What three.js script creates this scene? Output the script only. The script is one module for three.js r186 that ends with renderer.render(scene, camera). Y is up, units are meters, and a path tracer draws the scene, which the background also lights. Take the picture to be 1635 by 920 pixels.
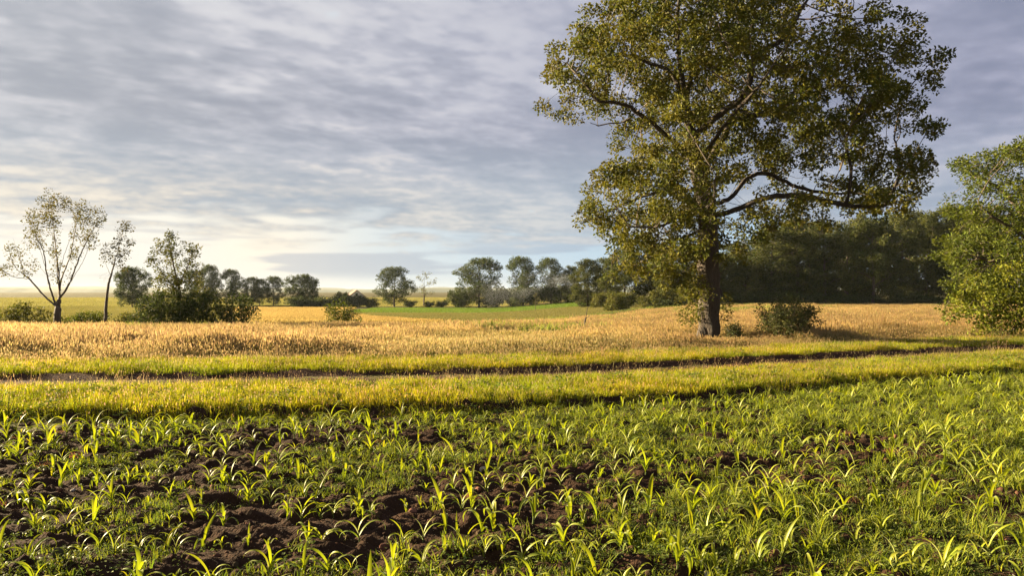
import * as THREE from 'three';
import { mergeGeometries } from 'three/addons/utils/BufferGeometryUtils.js';

// ---------------------------------------------------------------- camera, sky, sun, exposure
const EXPOSURE = 7.0;
const F = 1235, CX = 817.5, HY = 468, EYE = 1.7;             // focal length and horizon row of the photograph, eye height in metres
const scene = new THREE.Scene();
const camera = new THREE.PerspectiveCamera(2 * Math.atan(460 / F) * 180 / Math.PI, 1635 / 920, 0.1, 6000);
camera.position.set(0, EYE, 0);
camera.rotation.x = Math.atan((HY - 460) / F);
const renderer = new THREE.WebGLRenderer({ antialias: true });
renderer.toneMapping = THREE.LinearToneMapping;
renderer.toneMappingExposure = EXPOSURE;
renderer.shadowMap.enabled = true;

const SUN_AZ = -63, SUN_EL = 13;                              // degrees from the viewing direction, above the horizon
const D2R = Math.PI / 180;
const sunDir = new THREE.Vector3(Math.sin(SUN_AZ * D2R) * Math.cos(SUN_EL * D2R), Math.sin(SUN_EL * D2R), -Math.cos(SUN_AZ * D2R) * Math.cos(SUN_EL * D2R));
const sun = new THREE.DirectionalLight(new THREE.Color().setRGB(1, 0.81, 0.50), 5);
sun.name = 'sun';
sun.position.copy(sunDir).multiplyScalar(200);
sun.castShadow = true;
sun.shadow.radius = 1.2;
sun.shadow.mapSize.set(4096, 4096);
Object.assign(sun.shadow.camera, { left: -140, right: 140, top: 60, bottom: -60, near: 1, far: 600 });
scene.add(sun, sun.target);

// ---------------------------------------------------------------- small maths
function rng(seed) {
  let a = seed >>> 0;
  return () => { a = (a + 0x6d2b79f5) | 0; let t = Math.imul(a ^ (a >>> 15), 1 | a); t = (t + Math.imul(t ^ (t >>> 7), 61 | t)) ^ t; return ((t ^ (t >>> 14)) >>> 0) / 4294967296; };
}
const clamp = (x, a = 0, b = 1) => Math.min(b, Math.max(a, x));
const lerp = (a, b, t) => a + (b - a) * t;
const sstep = (a, b, x) => { const t = clamp((x - a) / (b - a)); return t * t * (3 - 2 * t); };
function hash2(ix, iy) { let h = Math.imul(ix, 374761393) ^ Math.imul(iy, 668265263); h = Math.imul(h ^ (h >>> 13), 1274126177); return ((h ^ (h >>> 16)) >>> 0) / 4294967296; }
function vnoise(x, y) {
  const ix = Math.floor(x), iy = Math.floor(y), fx = x - ix, fy = y - iy, u = fx * fx * fx * (fx * (fx * 6 - 15) + 10), v = fy * fy * fy * (fy * (fy * 6 - 15) + 10);
  const a = hash2(ix, iy), b = hash2(ix + 1, iy), c = hash2(ix, iy + 1), d = hash2(ix + 1, iy + 1);
  return a + (b - a) * u + (c - a) * v + (a - b - c + d) * u * v;
}
function fbm(x, y, o = 4) { let s = 0, a = 0.5, n = 0; for (let i = 0; i < o; i++) { s += a * vnoise(x, y); n += a; a *= 0.5; const t = x * 1.62 - y * 1.18 + 17.3; y = x * 1.18 + y * 1.62 + 5.1; x = t; } return s / n; }
function table(pts) { return (x) => { if (x <= pts[0][0]) return pts[0][1]; for (let i = 1; i < pts.length; i++) if (x <= pts[i][0]) { const [x0, y0] = pts[i - 1], [x1, y1] = pts[i]; return lerp(y0, y1, (x - x0) / (x1 - x0)); } return pts[pts.length - 1][1]; }; }
function smoothTable(pts, w) { const t = table(pts); return (x) => (t(x - w) + 2 * t(x - w / 2) + 2 * t(x) + 2 * t(x + w / 2) + t(x + w)) / 8; }

// ---------------------------------------------------------------- sky: a broken evening cloud deck over a clear strip at the horizon
{
  const W = 4096, H = 2048, data = new Float32Array(W * H * 4);
  const mix3 = (a, b, t) => [lerp(a[0], b[0], t), lerp(a[1], b[1], t), lerp(a[2], b[2], t)];
  for (let row = H / 2; row < H; row++) {
    const up = ((row + 0.5) / H - 0.5) * Math.PI, y = Math.sin(up), el = up / D2R, ch = Math.cos(up);
    for (let col = 0; col < W; col++) {
      const rd = ((col + 0.5) / W - 0.5) * 2 * Math.PI, x = Math.cos(rd) * ch, z = Math.sin(rd) * ch;
      let az = Math.atan2(x, -z) / D2R, dAz = Math.abs(az - SUN_AZ); if (dAz > 180) dAz = 360 - dAz;
      // clear air near the horizon: cream towards the sun, pale blue away from it
      const near = 1 - sstep(28, 78, dAz);
      let c = mix3([0.50, 0.67, 0.80], [1.0, 0.94, 0.82], near);
      c = mix3(c, [0.36, 0.50, 0.72], sstep(5, 40, el) * 0.8);
      c = mix3(c, mix3([0.72, 0.80, 0.80], [1.0, 0.93, 0.78], near), (1 - sstep(0, 3.2, el)) * 0.65);
      const gl = Math.exp(-(((az + 18) / 4.6) ** 2) - (((el - 3.2) / 2.6) ** 2));
      c = mix3(c, [1.05, 0.95, 0.78], gl * 0.9);
      // deck
      const k = 1 / (y + 0.10), X = x * k, Z = -z * k;
      const a = X * 0.86 + Z * 0.51, b = -X * 0.51 + Z * 0.86;      // streaks drawn out along a
      const wx = (fbm(a * 0.45 + 3, b * 0.5 + 9, 3) - 0.5) * 2.2, wy = (fbm(a * 0.7 + 31, b * 0.7 + 2, 4) - 0.5) * 2.2;
      const big = fbm(a * 0.8 + wx * 0.4 + 7, b * 1.05 + wy * 0.4, 3);
      const mid = fbm(a * 3.2 + wx * 0.9 + 40, b * 4.2 + wy * 0.9 + 11, 4);
      const fine = fbm(a * 10 + wx * 1.3 + 70, b * 13 + wy * 1.3 + 23, 4), puff = fbm(a * 24 + 9, b * 27 + 51, 3);
      const dens = big * 0.32 + mid * 0.36 + fine * 0.22 + puff * 0.10;
      const edgeEl = 3.9 + (big - 0.5) * 3.2 + (mid - 0.5) * 4.5 + 0.7 * near;
      const deck = sstep(-0.9, 1.1, el - edgeEl) * sstep(0.27, 0.40, dens + (1 - sstep(0, 12, el)) * 0.03 + 0.1);
      const thin = 0.44 + 0.46 * Math.tanh((0.49 - dens) * 8.5);  // where the deck is thin it lets light through
      const nearC = near * (1 - sstep(5, 12, el));
      let dark = mix3([0.285, 0.305, 0.40], [0.335, 0.36, 0.425], near);
      dark = mix3(dark, [0.38, 0.44, 0.52], 1 - sstep(6, 13, el));
      let lite = mix3([0.53, 0.53, 0.63], [0.62, 0.62, 0.67], near);
      lite = mix3(lite, mix3([0.58, 0.62, 0.66], [0.95, 0.84, 0.68], sstep(0.0, 0.8, nearC)), 1 - sstep(5, 12, el));
      let cl = mix3(dark, lite, thin);
      const spot = sstep(0.60, 1.0, thin) * (0.35 + 0.65 * Math.exp(-(((az + 16) / 14) ** 2)));
      cl = mix3(cl, mix3([0.80, 0.79, 0.80], [0.95, 0.87, 0.76], 1 - sstep(8, 14, el)), spot * 0.6);
      const lift = 1 - 0.16 * sstep(0, 40, az) * (1 - sstep(90, 150, az));
      c = mix3(c, [cl[0] * lift, cl[1] * lift, cl[2] * (lift * 0.5 + 0.5)], deck * 0.93);
      // low far streaks under the deck
      const lo = fbm(az * 0.085 + 4, el * 1.25 + 2, 4), lw = sstep(0.52, 0.66, lo) * sstep(0.7, 1.6, el) * (1 - sstep(4.5, 7, el));
      c = mix3(c, mix3([0.40, 0.50, 0.62], [0.66, 0.64, 0.62], near), lw * 0.75 * (1 - deck));
      // brightening round the sun
      const cs = x * sunDir.x + y * sunDir.y + z * sunDir.z, aur = Math.exp(-Math.acos(clamp(cs, -1, 1)) / D2R / 13);
      const o = (row * W + col) * 4, g = (1 + 1.1 * aur) / EXPOSURE;
      data[o] = c[0] * g; data[o + 1] = c[1] * g; data[o + 2] = c[2] * g * (1 - 0.2 * aur); data[o + 3] = 1;
    }
  }
  for (let i = 0; i < (H / 2) * W; i++) { data[i * 4] = 0.05; data[i * 4 + 1] = 0.05; data[i * 4 + 2] = 0.03; data[i * 4 + 3] = 1; }
  const t = new THREE.DataTexture(data, W, H, THREE.RGBAFormat, THREE.FloatType);
  t.mapping = THREE.EquirectangularReflectionMapping; t.magFilter = THREE.LinearFilter; t.needsUpdate = true;
  scene.background = t; scene.environment = t;
}
scene.fog = new THREE.FogExp2(new THREE.Color().setRGB(0.86, 0.92, 1.0), 0.00005);

// ---------------------------------------------------------------- naming
const used = new Map();
function numbered(n) { const k = used.get(n) ?? 0; used.set(n, k + 1); return k ? n + '_' + String(k).padStart(3, '0') : n; }
function tag(o, label, category, group, kind) {
  o.userData.label = label; if (category) o.userData.category = category; if (group) o.userData.group = group; if (kind) o.userData.kind = kind; return o;
}
function shade(o) { o.castShadow = true; o.receiveShadow = true; return o; }
function part(name, geo, mat, parent) { const m = shade(new THREE.Mesh(geo, mat)); m.name = name; parent.add(m); return m; }
function thing(name, x, y, z) { const g = new THREE.Group(); g.name = numbered(name); g.position.set(x, y, z); scene.add(g); return g; }
function structure(name, geo, mat, label, category) { const m = shade(new THREE.Mesh(geo, mat)); m.name = numbered(name); scene.add(m); return tag(m, label, category, null, 'structure'); }
const lin = (r, g, b) => new THREE.Color().setRGB(r, g, b);

// ---------------------------------------------------------------- lie of the land (x right, d = -z away from the camera)
const fieldEdge = smoothTable([[-60, 6], [-20, 9.0], [-7, 10.0], [0, 10.9], [2.9, 12.1], [7.2, 14.5], [11.6, 16.6], [16, 18.6], [25, 23], [60, 39]], 2.2);
const profLeft = smoothTable([[0, 0], [22, 0], [32, -0.14], [45, -0.55], [60, -1.15], [75, -1.5], [120, -2.1], [200, -2.5], [270, -2.5], [350, -1.3], [500, 0.1], [900, 1.0], [1400, 2.5], [4000, 6]], 6);
const profRight = smoothTable([[0, 0], [25, 0], [60, -0.12], [110, -0.3], [200, -0.5], [500, 0.5], [1400, 2.5], [4000, 6]], 6);
const meadowEnd = smoothTable([[-200, 50], [-60, 56], [-30, 58], [-13, 62], [0, 69], [9, 82], [19, 102], [27, 112], [80, 118], [200, 130]], 5);
function land(x, z) {
  const d = -z;
  let h = lerp(profLeft(d), profRight(d), sstep(-8, 26, x)) + (fbm(x * 0.045 + 9, z * 0.045 + 4, 3) - 0.5) * 0.22 * sstep(28, 70, d);
  const s = d - fieldEdge(x);
  h += 0.14 * sstep(-0.1, 0.30, s) * (1 - sstep(5, 16, s)) - 0.06 * sstep(2.6, 3.1, s) * (1 - sstep(4.8, 5.2, s)) + 0.06 * sstep(7.4, 8.6, s) * (1 - sstep(12, 22, s));
  const e = d - meadowEnd(x);
  if (x < 22) h -= 0.35 * sstep(0, 1.6, e) * (1 - sstep(2.6, 5.0, e));   // the ditch behind the meadow
  return h;
}
const at = (px, d, dy = 0) => { const x = (px - CX) / F * d; return new THREE.Vector3(x, land(x, -d) + dy, -d); };
const rowY = (py, d) => EYE + (HY - py) / F * d;

// ---------------------------------------------------------------- textures (tone and grain only)
function noiseTexture(size, rep, fn, srgb = false) {
  const data = new Uint8Array(size * size * 4);
  for (let j = 0; j < size; j++) for (let i = 0; i < size; i++) { const c = fn(i / size, j / size), o = (j * size + i) * 4; data[o] = clamp(c[0]) * 255; data[o + 1] = clamp(c[1]) * 255; data[o + 2] = clamp(c[2]) * 255; data[o + 3] = 255; }
  const t = new THREE.DataTexture(data, size, size); t.wrapS = t.wrapT = THREE.RepeatWrapping; t.magFilter = THREE.LinearFilter; t.minFilter = THREE.LinearMipmapLinearFilter; t.generateMipmaps = true;
  if (srgb) t.colorSpace = THREE.SRGBColorSpace; t.repeat.set(rep, rep); t.needsUpdate = true; return t;
}
// tileable noise: blends four shifted copies
function tileNoise(u, v, f, o) { const g = (a, b) => fbm(a * f + 13, b * f + 7, o); return lerp(lerp(g(u, v), g(u - 1, v), u), lerp(g(u, v - 1), g(u - 1, v - 1), u), v); }
const grainTex = noiseTexture(512, 1, (u, v) => { const n = 0.62 + (tileNoise(u, v, 60, 3) - 0.5) * 0.7 + (tileNoise(u, v, 9, 3) - 0.5) * 0.7; return [n, n, n * 0.98]; });
const roughTex = noiseTexture(512, 1, (u, v) => { const n = 0.5 + (tileNoise(u, v, 40, 4) - 0.5) * 1.6; return [n, n, n]; });
const barkTex = noiseTexture(512, 1, (u, v) => { const w = tileNoise(u, v, 6, 3); const r = Math.abs(Math.sin((u * 16 + w * 5) * Math.PI)); const n = 0.35 + r * 0.45 + (tileNoise(u, v, 40, 3) - 0.5) * 0.5; return [n, n * 0.97, n * 0.92]; });
const withRepeat = (t, a, b = a) => { const c = t.clone(); c.repeat.set(a, b); c.needsUpdate = true; return c; };

function groundMaterial(color, grain = 3, bump = 0.03) {
  return new THREE.MeshPhysicalMaterial({ color, roughness: 1, specularIntensity: 0.1, map: withRepeat(grainTex, 1 / grain), bumpMap: withRepeat(roughTex, 1 / grain), bumpScale: bump });
}
function leafMaterial(color, transmission = 0.45, coat = 0) {
  return new THREE.MeshPhysicalMaterial({ color, roughness: 0.95, transmission, thickness: 0, side: THREE.DoubleSide, vertexColors: true, clearcoat: coat, clearcoatRoughness: 0.4, ior: 1.35, specularIntensity: 0.3 });
}
const MAT = {
  bark: new THREE.MeshStandardMaterial({ color: lin(0.085, 0.062, 0.045), roughness: 0.95, map: barkTex, bumpMap: barkTex, bumpScale: 0.03 }),
  twig: new THREE.MeshStandardMaterial({ color: lin(0.075, 0.055, 0.04), roughness: 0.95 }),
  leaf: leafMaterial(lin(0.92, 0.92, 0.92), 0.28, 0.06),
  blade: leafMaterial(lin(0.92, 0.92, 0.92), 0.5),
  maize: leafMaterial(lin(0.9, 0.9, 0.9), 0.5, 0.45),
};

// ---------------------------------------------------------------- sheets of ground
function gridSheet(nu, nv, fn) {                     // fn(u, v) -> [x, y, z]; uv in metres
  const pos = new Float32Array((nu + 1) * (nv + 1) * 3), uv = new Float32Array((nu + 1) * (nv + 1) * 2), idx = new Uint32Array(nu * nv * 6);
  let p = 0, q = 0;
  for (let j = 0; j <= nv; j++) for (let i = 0; i <= nu; i++) { const [x, y, z] = fn(i / nu, j / nv); pos[p++] = x; pos[p++] = y; pos[p++] = z; uv[q++] = x; uv[q++] = z; }
  let k = 0;
  for (let j = 0; j < nv; j++) for (let i = 0; i < nu; i++) { const a = j * (nu + 1) + i, b = a + 1, c = a + nu + 1, e = c + 1; idx[k++] = a; idx[k++] = b; idx[k++] = c; idx[k++] = b; idx[k++] = e; idx[k++] = c; }
  const g = new THREE.BufferGeometry();
  g.setAttribute('position', new THREE.BufferAttribute(pos, 3)); g.setAttribute('uv', new THREE.BufferAttribute(uv, 2)); g.setIndex(new THREE.BufferAttribute(idx, 1)); g.computeVertexNormals();
  return g;
}
structure('ground', gridSheet(160, 260, (u, v) => {
  const d = -25 + 26 * v + 3600 * v ** 3.2, x = (u - 0.5) * 2 * (90 + 1.0 * Math.max(0, d)), z = -d;
  return [x, land(x, z) - 0.06, z];
}), groundMaterial(lin(0.12, 0.10, 0.03), 4, 0.05), 'open grassy farmland running to the far horizon', 'ground');

function soilRelief(x, z) {
  const n = fbm(x * 3.1, z * 3.1, 3), m = fbm(x * 9 + 40, z * 9, 3), r = fbm(x * 26, z * 26 + 9, 2);
  const row = Math.sin((-z - fieldEdge(x)) * Math.PI * 2 / 0.6);
  return (n - 0.5) * 0.10 + Math.max(0, m - 0.45) * 0.15 + (r - 0.5) * 0.035 + row * 0.014;
}
const soilGeo = gridSheet(680, 380, (u, v) => {
  const x = lerp(-14, 18, u), d = lerp(1.5, fieldEdge(x) + 0.15, v), z = -d;
  return [x, land(x, z) + 0.005 + soilRelief(x, z), z];
});
structure('maize_field_soil', soilGeo, groundMaterial(lin(0.050, 0.027, 0.016), 0.7, 0.012), 'dark cloddy tilled soil of the young maize field', 'soil');
structure('farm_track', gridSheet(300, 30, (u, v) => {
  const x = lerp(-26, 34, u), s = lerp(2.4, 5.5, v), d = fieldEdge(x) + s, z = -d;
  return [x, land(x, z) + 0.006 + (fbm(x * 4, z * 4, 3) - 0.5) * 0.07 - 0.05 * Math.exp(-(((s - 3.5) / 0.25) ** 2)) - 0.05 * Math.exp(-(((s - 4.6) / 0.25) ** 2)), z];
}), groundMaterial(lin(0.075, 0.038, 0.024), 1.2, 0.02), 'bare reddish brown farm track between two grass strips', 'track');

function bandSheet(name, d0, d1, xl, xr, lift, color, label, nd = 40, grain = 5) {
  return structure(name, gridSheet(24, nd, (u, v) => { const d = lerp(d0, d1, v), x = lerp(xl(d), xr(d), u), z = -d; return [x, land(x, z) + lift, z]; }), groundMaterial(color, grain, 0.05), label, 'field');
}
const goldRight = table([[68, -6.5], [72, -7], [85, -13], [110, -22], [140, -32], [200, -41]]);
bandSheet('pale_meadow', 66, 235, () => -150, (d) => -d * 0.36 - 0.4, 0.01, lin(0.17, 0.155, 0.035), 'pale yellow green meadow behind the fanned tree', 40);
bandSheet('wheat_field', 67, 196, (d) => -d * 0.36, goldRight, 0.01, lin(0.34, 0.21, 0.06), 'golden ripe wheat field behind the round bush and ditch', 60);
bandSheet('mown_hay_field', 74, 152, (d) => goldRight(d) + 0.6, () => 30, 0.01, lin(0.14, 0.13, 0.045), 'olive green mown field beside the golden wheat', 50);
bandSheet('clover_field', 153, 214, (d) => -38, () => 26, 0.01, lin(0.08, 0.13, 0.018), 'bright green clover field in front of the tree group', 30);
bandSheet('far_pasture', 236, 420, () => -260, () => 20, 0.01, lin(0.19, 0.18, 0.04), 'pale yellow green pasture beyond the hedge', 30, 8);
bandSheet('stubble_strip', 215, 229, (d) => -16, () => 30, 0.012, lin(0.28, 0.18, 0.085), 'pale tan stubble strip under the smoke', 8);
structure('hills', gridSheet(260, 6, (u, v) => {
  const x = lerp(-1900, 1900, u), d = 1700 + v * 500, top = 6 + 9 * fbm(x * 0.0022 + 3, 1, 3) + 7 * fbm(x * 0.02, 5, 4);
  return [x, v === 0 ? -6 : top * (0.75 + 0.5 * v), -d];
}), new THREE.MeshStandardMaterial({ color: lin(0.05, 0.07, 0.04), roughness: 1 }), 'low wooded hills along the far horizon', 'hills');

// ---------------------------------------------------------------- blades, tufts and leaves as plain arrays
class Tris {
  constructor() { this.p = []; this.c = []; this.i = []; }
  vert(x, y, z, c) { this.p.push(x, y, z); this.c.push(c[0], c[1], c[2]); return this.p.length / 3 - 1; }
  tri(a, b, c) { this.i.push(a, b, c); }
  build() {
    const g = new THREE.BufferGeometry();
    g.setAttribute('position', new THREE.BufferAttribute(new Float32Array(this.p), 3));
    g.setAttribute('color', new THREE.BufferAttribute(new Float32Array(this.c), 3));
    g.setIndex(this.i); return g;
  }
  blade(x, z, h, w, dir, bend, col, segs = 3, y0 = 0) {            // one grass blade, bending over towards dir
    const sx = Math.cos(dir), sz = Math.sin(dir), wx = -sz, wz = sx; let pa = -1, pb = -1;
    for (let k = 0; k <= segs; k++) {
      const t = k / segs, out = bend * h * t * t, y = y0 + h * t * (1 - 0.35 * bend * t), ww = w * (1 - t * t) * 0.5, cx = x + sx * out, cz = z + sz * out;
      if (k === segs) { const a = this.vert(cx, y, cz, col); this.tri(pa, pb, a); break; }
      const a = this.vert(cx - wx * ww, y, cz - wz * ww, col), b = this.vert(cx + wx * ww, y, cz + wz * ww, col);
      if (k) { this.tri(pa, pb, a); this.tri(pb, b, a); } pa = a; pb = b;
    }
    return [x + sx * bend * h, y0 + h * (1 - 0.35 * bend), z + sz * bend * h];
  }
  head(x, y, z, l, w, dir, col) {                                   // a loose seed head: two crossed lozenges
    for (const o of [0, Math.PI / 2]) { const cx = Math.cos(dir + o) * w / 2, cz = Math.sin(dir + o) * w / 2; const a = this.vert(x, y - l * 0.3, z, col), b = this.vert(x + cx, y + l * 0.2, z + cz, col), c = this.vert(x, y + l * 0.7, z, col), d = this.vert(x - cx, y + l * 0.2, z - cz, col); this.tri(a, b, c); this.tri(a, c, d); }
  }
  leaf(x, y, z, n, t, l, w, col) {                                  // a leaf folded along its midrib
    const bx = n.y * t.z - n.z * t.y, by = n.z * t.x - n.x * t.z, bz = n.x * t.y - n.y * t.x, f = 0.22 * w;
    const a = this.vert(x, y, z, col), m = 0.55;
    const b = this.vert(x + t.x * l * m + bx * w / 2 + n.x * f, y + t.y * l * m + by * w / 2 + n.y * f, z + t.z * l * m + bz * w / 2 + n.z * f, col);
    const c = this.vert(x + t.x * l, y + t.y * l, z + t.z * l, col);
    const d = this.vert(x + t.x * l * m - bx * w / 2 + n.x * f, y + t.y * l * m - by * w / 2 + n.y * f, z + t.z * l * m - bz * w / 2 + n.z * f, col);
    this.tri(a, b, c); this.tri(a, c, d);
  }
}
const vary = (c, r, s = 0.25) => { const k = 1 + (r() - 0.5) * 2 * s; return [c[0] * k * (1 + (r() - 0.5) * s), c[1] * k, c[2] * k * (1 + (r() - 0.5) * s)]; };
const pick = (list, r) => list[Math.floor(r() * list.length)];

function tuft(seed, n, rad, h, w, colors, bend, heads) {
  const r = rng(seed), T = new Tris();
  for (let k = 0; k < n; k++) {
    const a = r() * 6.283, q = Math.sqrt(r()) * rad, hh = h * (0.5 + 0.65 * r()), top = T.blade(Math.cos(a) * q, Math.sin(a) * q, hh, w * (0.7 + 0.6 * r()), r() * 6.283, bend * (0.3 + r()), vary(pick(colors, r), r, 0.22));
    if (heads && r() < heads.share) T.head(top[0], top[1], top[2], heads.l * (0.7 + 0.7 * r()), heads.w * (0.7 + 0.6 * r()), r() * 3.1, vary(pick(heads.colors, r), r, 0.2));
  }
  return T.build();
}
const mtx = new THREE.Matrix4(), qq = new THREE.Quaternion(), eul = new THREE.Euler(), vp = new THREE.Vector3(), vs = new THREE.Vector3();
function scatter(name, geos, mat, places, label, category) {        // places: [x, y, z, turn, size, height, [r, g, b]]
  geos.forEach((g, gi) => {
    const mine = places.filter((_, i) => i % geos.length === gi);
    if (!mine.length) return;
    const im = shade(new THREE.InstancedMesh(g, mat, mine.length));
    im.name = numbered(name);
    mine.forEach(([x, y, z, t, s, h, c, tx = 0, tz = 0], i) => {
      im.setMatrixAt(i, mtx.compose(vp.set(x, y, z), qq.setFromEuler(eul.set(tx, t, tz)), vs.set(s, h, s)));
      im.setColorAt(i, new THREE.Color().setRGB(c[0], c[1], c[2]));
    });
    scene.add(im); tag(im, label, category, null, 'stuff');
  });
}

// ---------------------------------------------------------------- grass strips either side of the track
{
  const r = rng(11), lawn = [[0.26, 0.28, 0.006], [0.30, 0.305, 0.008], [0.19, 0.23, 0.006], [0.31, 0.29, 0.016]];
  const hd = { share: 0.035, l: 0.04, w: 0.012, colors: [[0.42, 0.34, 0.16], [0.36, 0.27, 0.14]] };
  const geos = [1, 2, 3, 4].map((s) => tuft(100 + s, 36, 0.13, 0.15, 0.008, lawn, 0.55, hd));
  const fill = (s0, s1, n, hmul, x0 = -24, x1 = 32) => {
    const out = [];
    for (let k = 0; k < n; k++) {
      const x = lerp(x0, x1, r()), s = lerp(s0, s1, r()) + (fbm(x * 0.7, 3, 2) - 0.5) * 0.4 + (fbm(x * 3.1, s0 + 7, 2) - 0.5) * 0.35, d = fieldEdge(x) + s, z = -d;
      if (Math.abs(x) > d * 0.72 + 2) continue;
      const e = Math.min(sstep(s0 - 0.2, s0 + 0.25, s), 1 - sstep(s1 - 0.3, s1 + 0.15, s)), tone = 0.6 + 0.8 * fbm(x * 0.9 + 5, z * 0.9, 3), lush = fbm(x * 0.5 + 80, z * 0.8, 2);
      out.push([x, land(x, z) - 0.015, z, r() * 6.28, 0.8 + 0.5 * r(), (0.55 + 0.7 * r()) * hmul * (0.55 + 0.45 * e) * (0.6 + 0.8 * fbm(x * 1.7, z * 1.7, 3)), [tone * (1.25 - 0.4 * lush), tone, tone]]);
    }
    return out;
  };
  scatter('verge_grass', geos, MAT.blade, fill(-0.1, 2.9, 13500, 1), 'sunlit yellow green grass strip bordering the maize field', 'grass');
  scatter('track_grass', geos, MAT.blade, fill(5.15, 8.0, 12500, 1.1), 'bright grass strip between the track and the tall meadow', 'grass');
  const herbs = [1, 2].map((q) => { const u = rng(150 + q), T = new Tris(); for (let k = 0; k < 26; k++) { const a = u() * 6.28, n = new THREE.Vector3(u() - 0.5, 0.8, u() - 0.5).normalize(), t = new THREE.Vector3(Math.cos(a), 0.5 * u(), Math.sin(a)); t.addScaledVector(n, -t.dot(n)).normalize(); T.leaf(Math.cos(a) * 0.1 * u(), 0.02 + 0.13 * u(), Math.sin(a) * 0.1 * u(), n, t, 0.04 + 0.04 * u(), 0.02 + 0.02 * u(), vary([0.10, 0.14, 0.015], u, 0.3)); } return T.build(); });
  scatter('verge_herbs', herbs, MAT.leaf, [...fill(-0.1, 2.3, 700, 1), ...fill(5.3, 8, 700, 1)], 'broad leaved herbs mixed into the grass strips', 'weeds');
  scatter('rut_grass', geos, MAT.blade, fill(3.6, 4.2, 300, 0.5), 'sparse low grass growing along the middle of the track', 'grass');
  // thin dry stalks with seed heads standing along the track
  const stalk = [5, 6].map((s) => tuft(200 + s, 5, 0.12, 0.42, 0.004, [[0.32, 0.25, 0.12], [0.36, 0.30, 0.16]], 0.25, { share: 1, l: 0.045, w: 0.009, colors: [[0.32, 0.22, 0.12], [0.30, 0.25, 0.11]] }));
  scatter('seed_stalks', stalk, MAT.blade, [...fill(1.9, 3.2, 600, 0.75), ...fill(0.3, 2.2, 300, 0.6), ...fill(5.2, 8.2, 900, 0.85)], 'thin dry seed stalks standing above the grass strips', 'grass');
}

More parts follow.
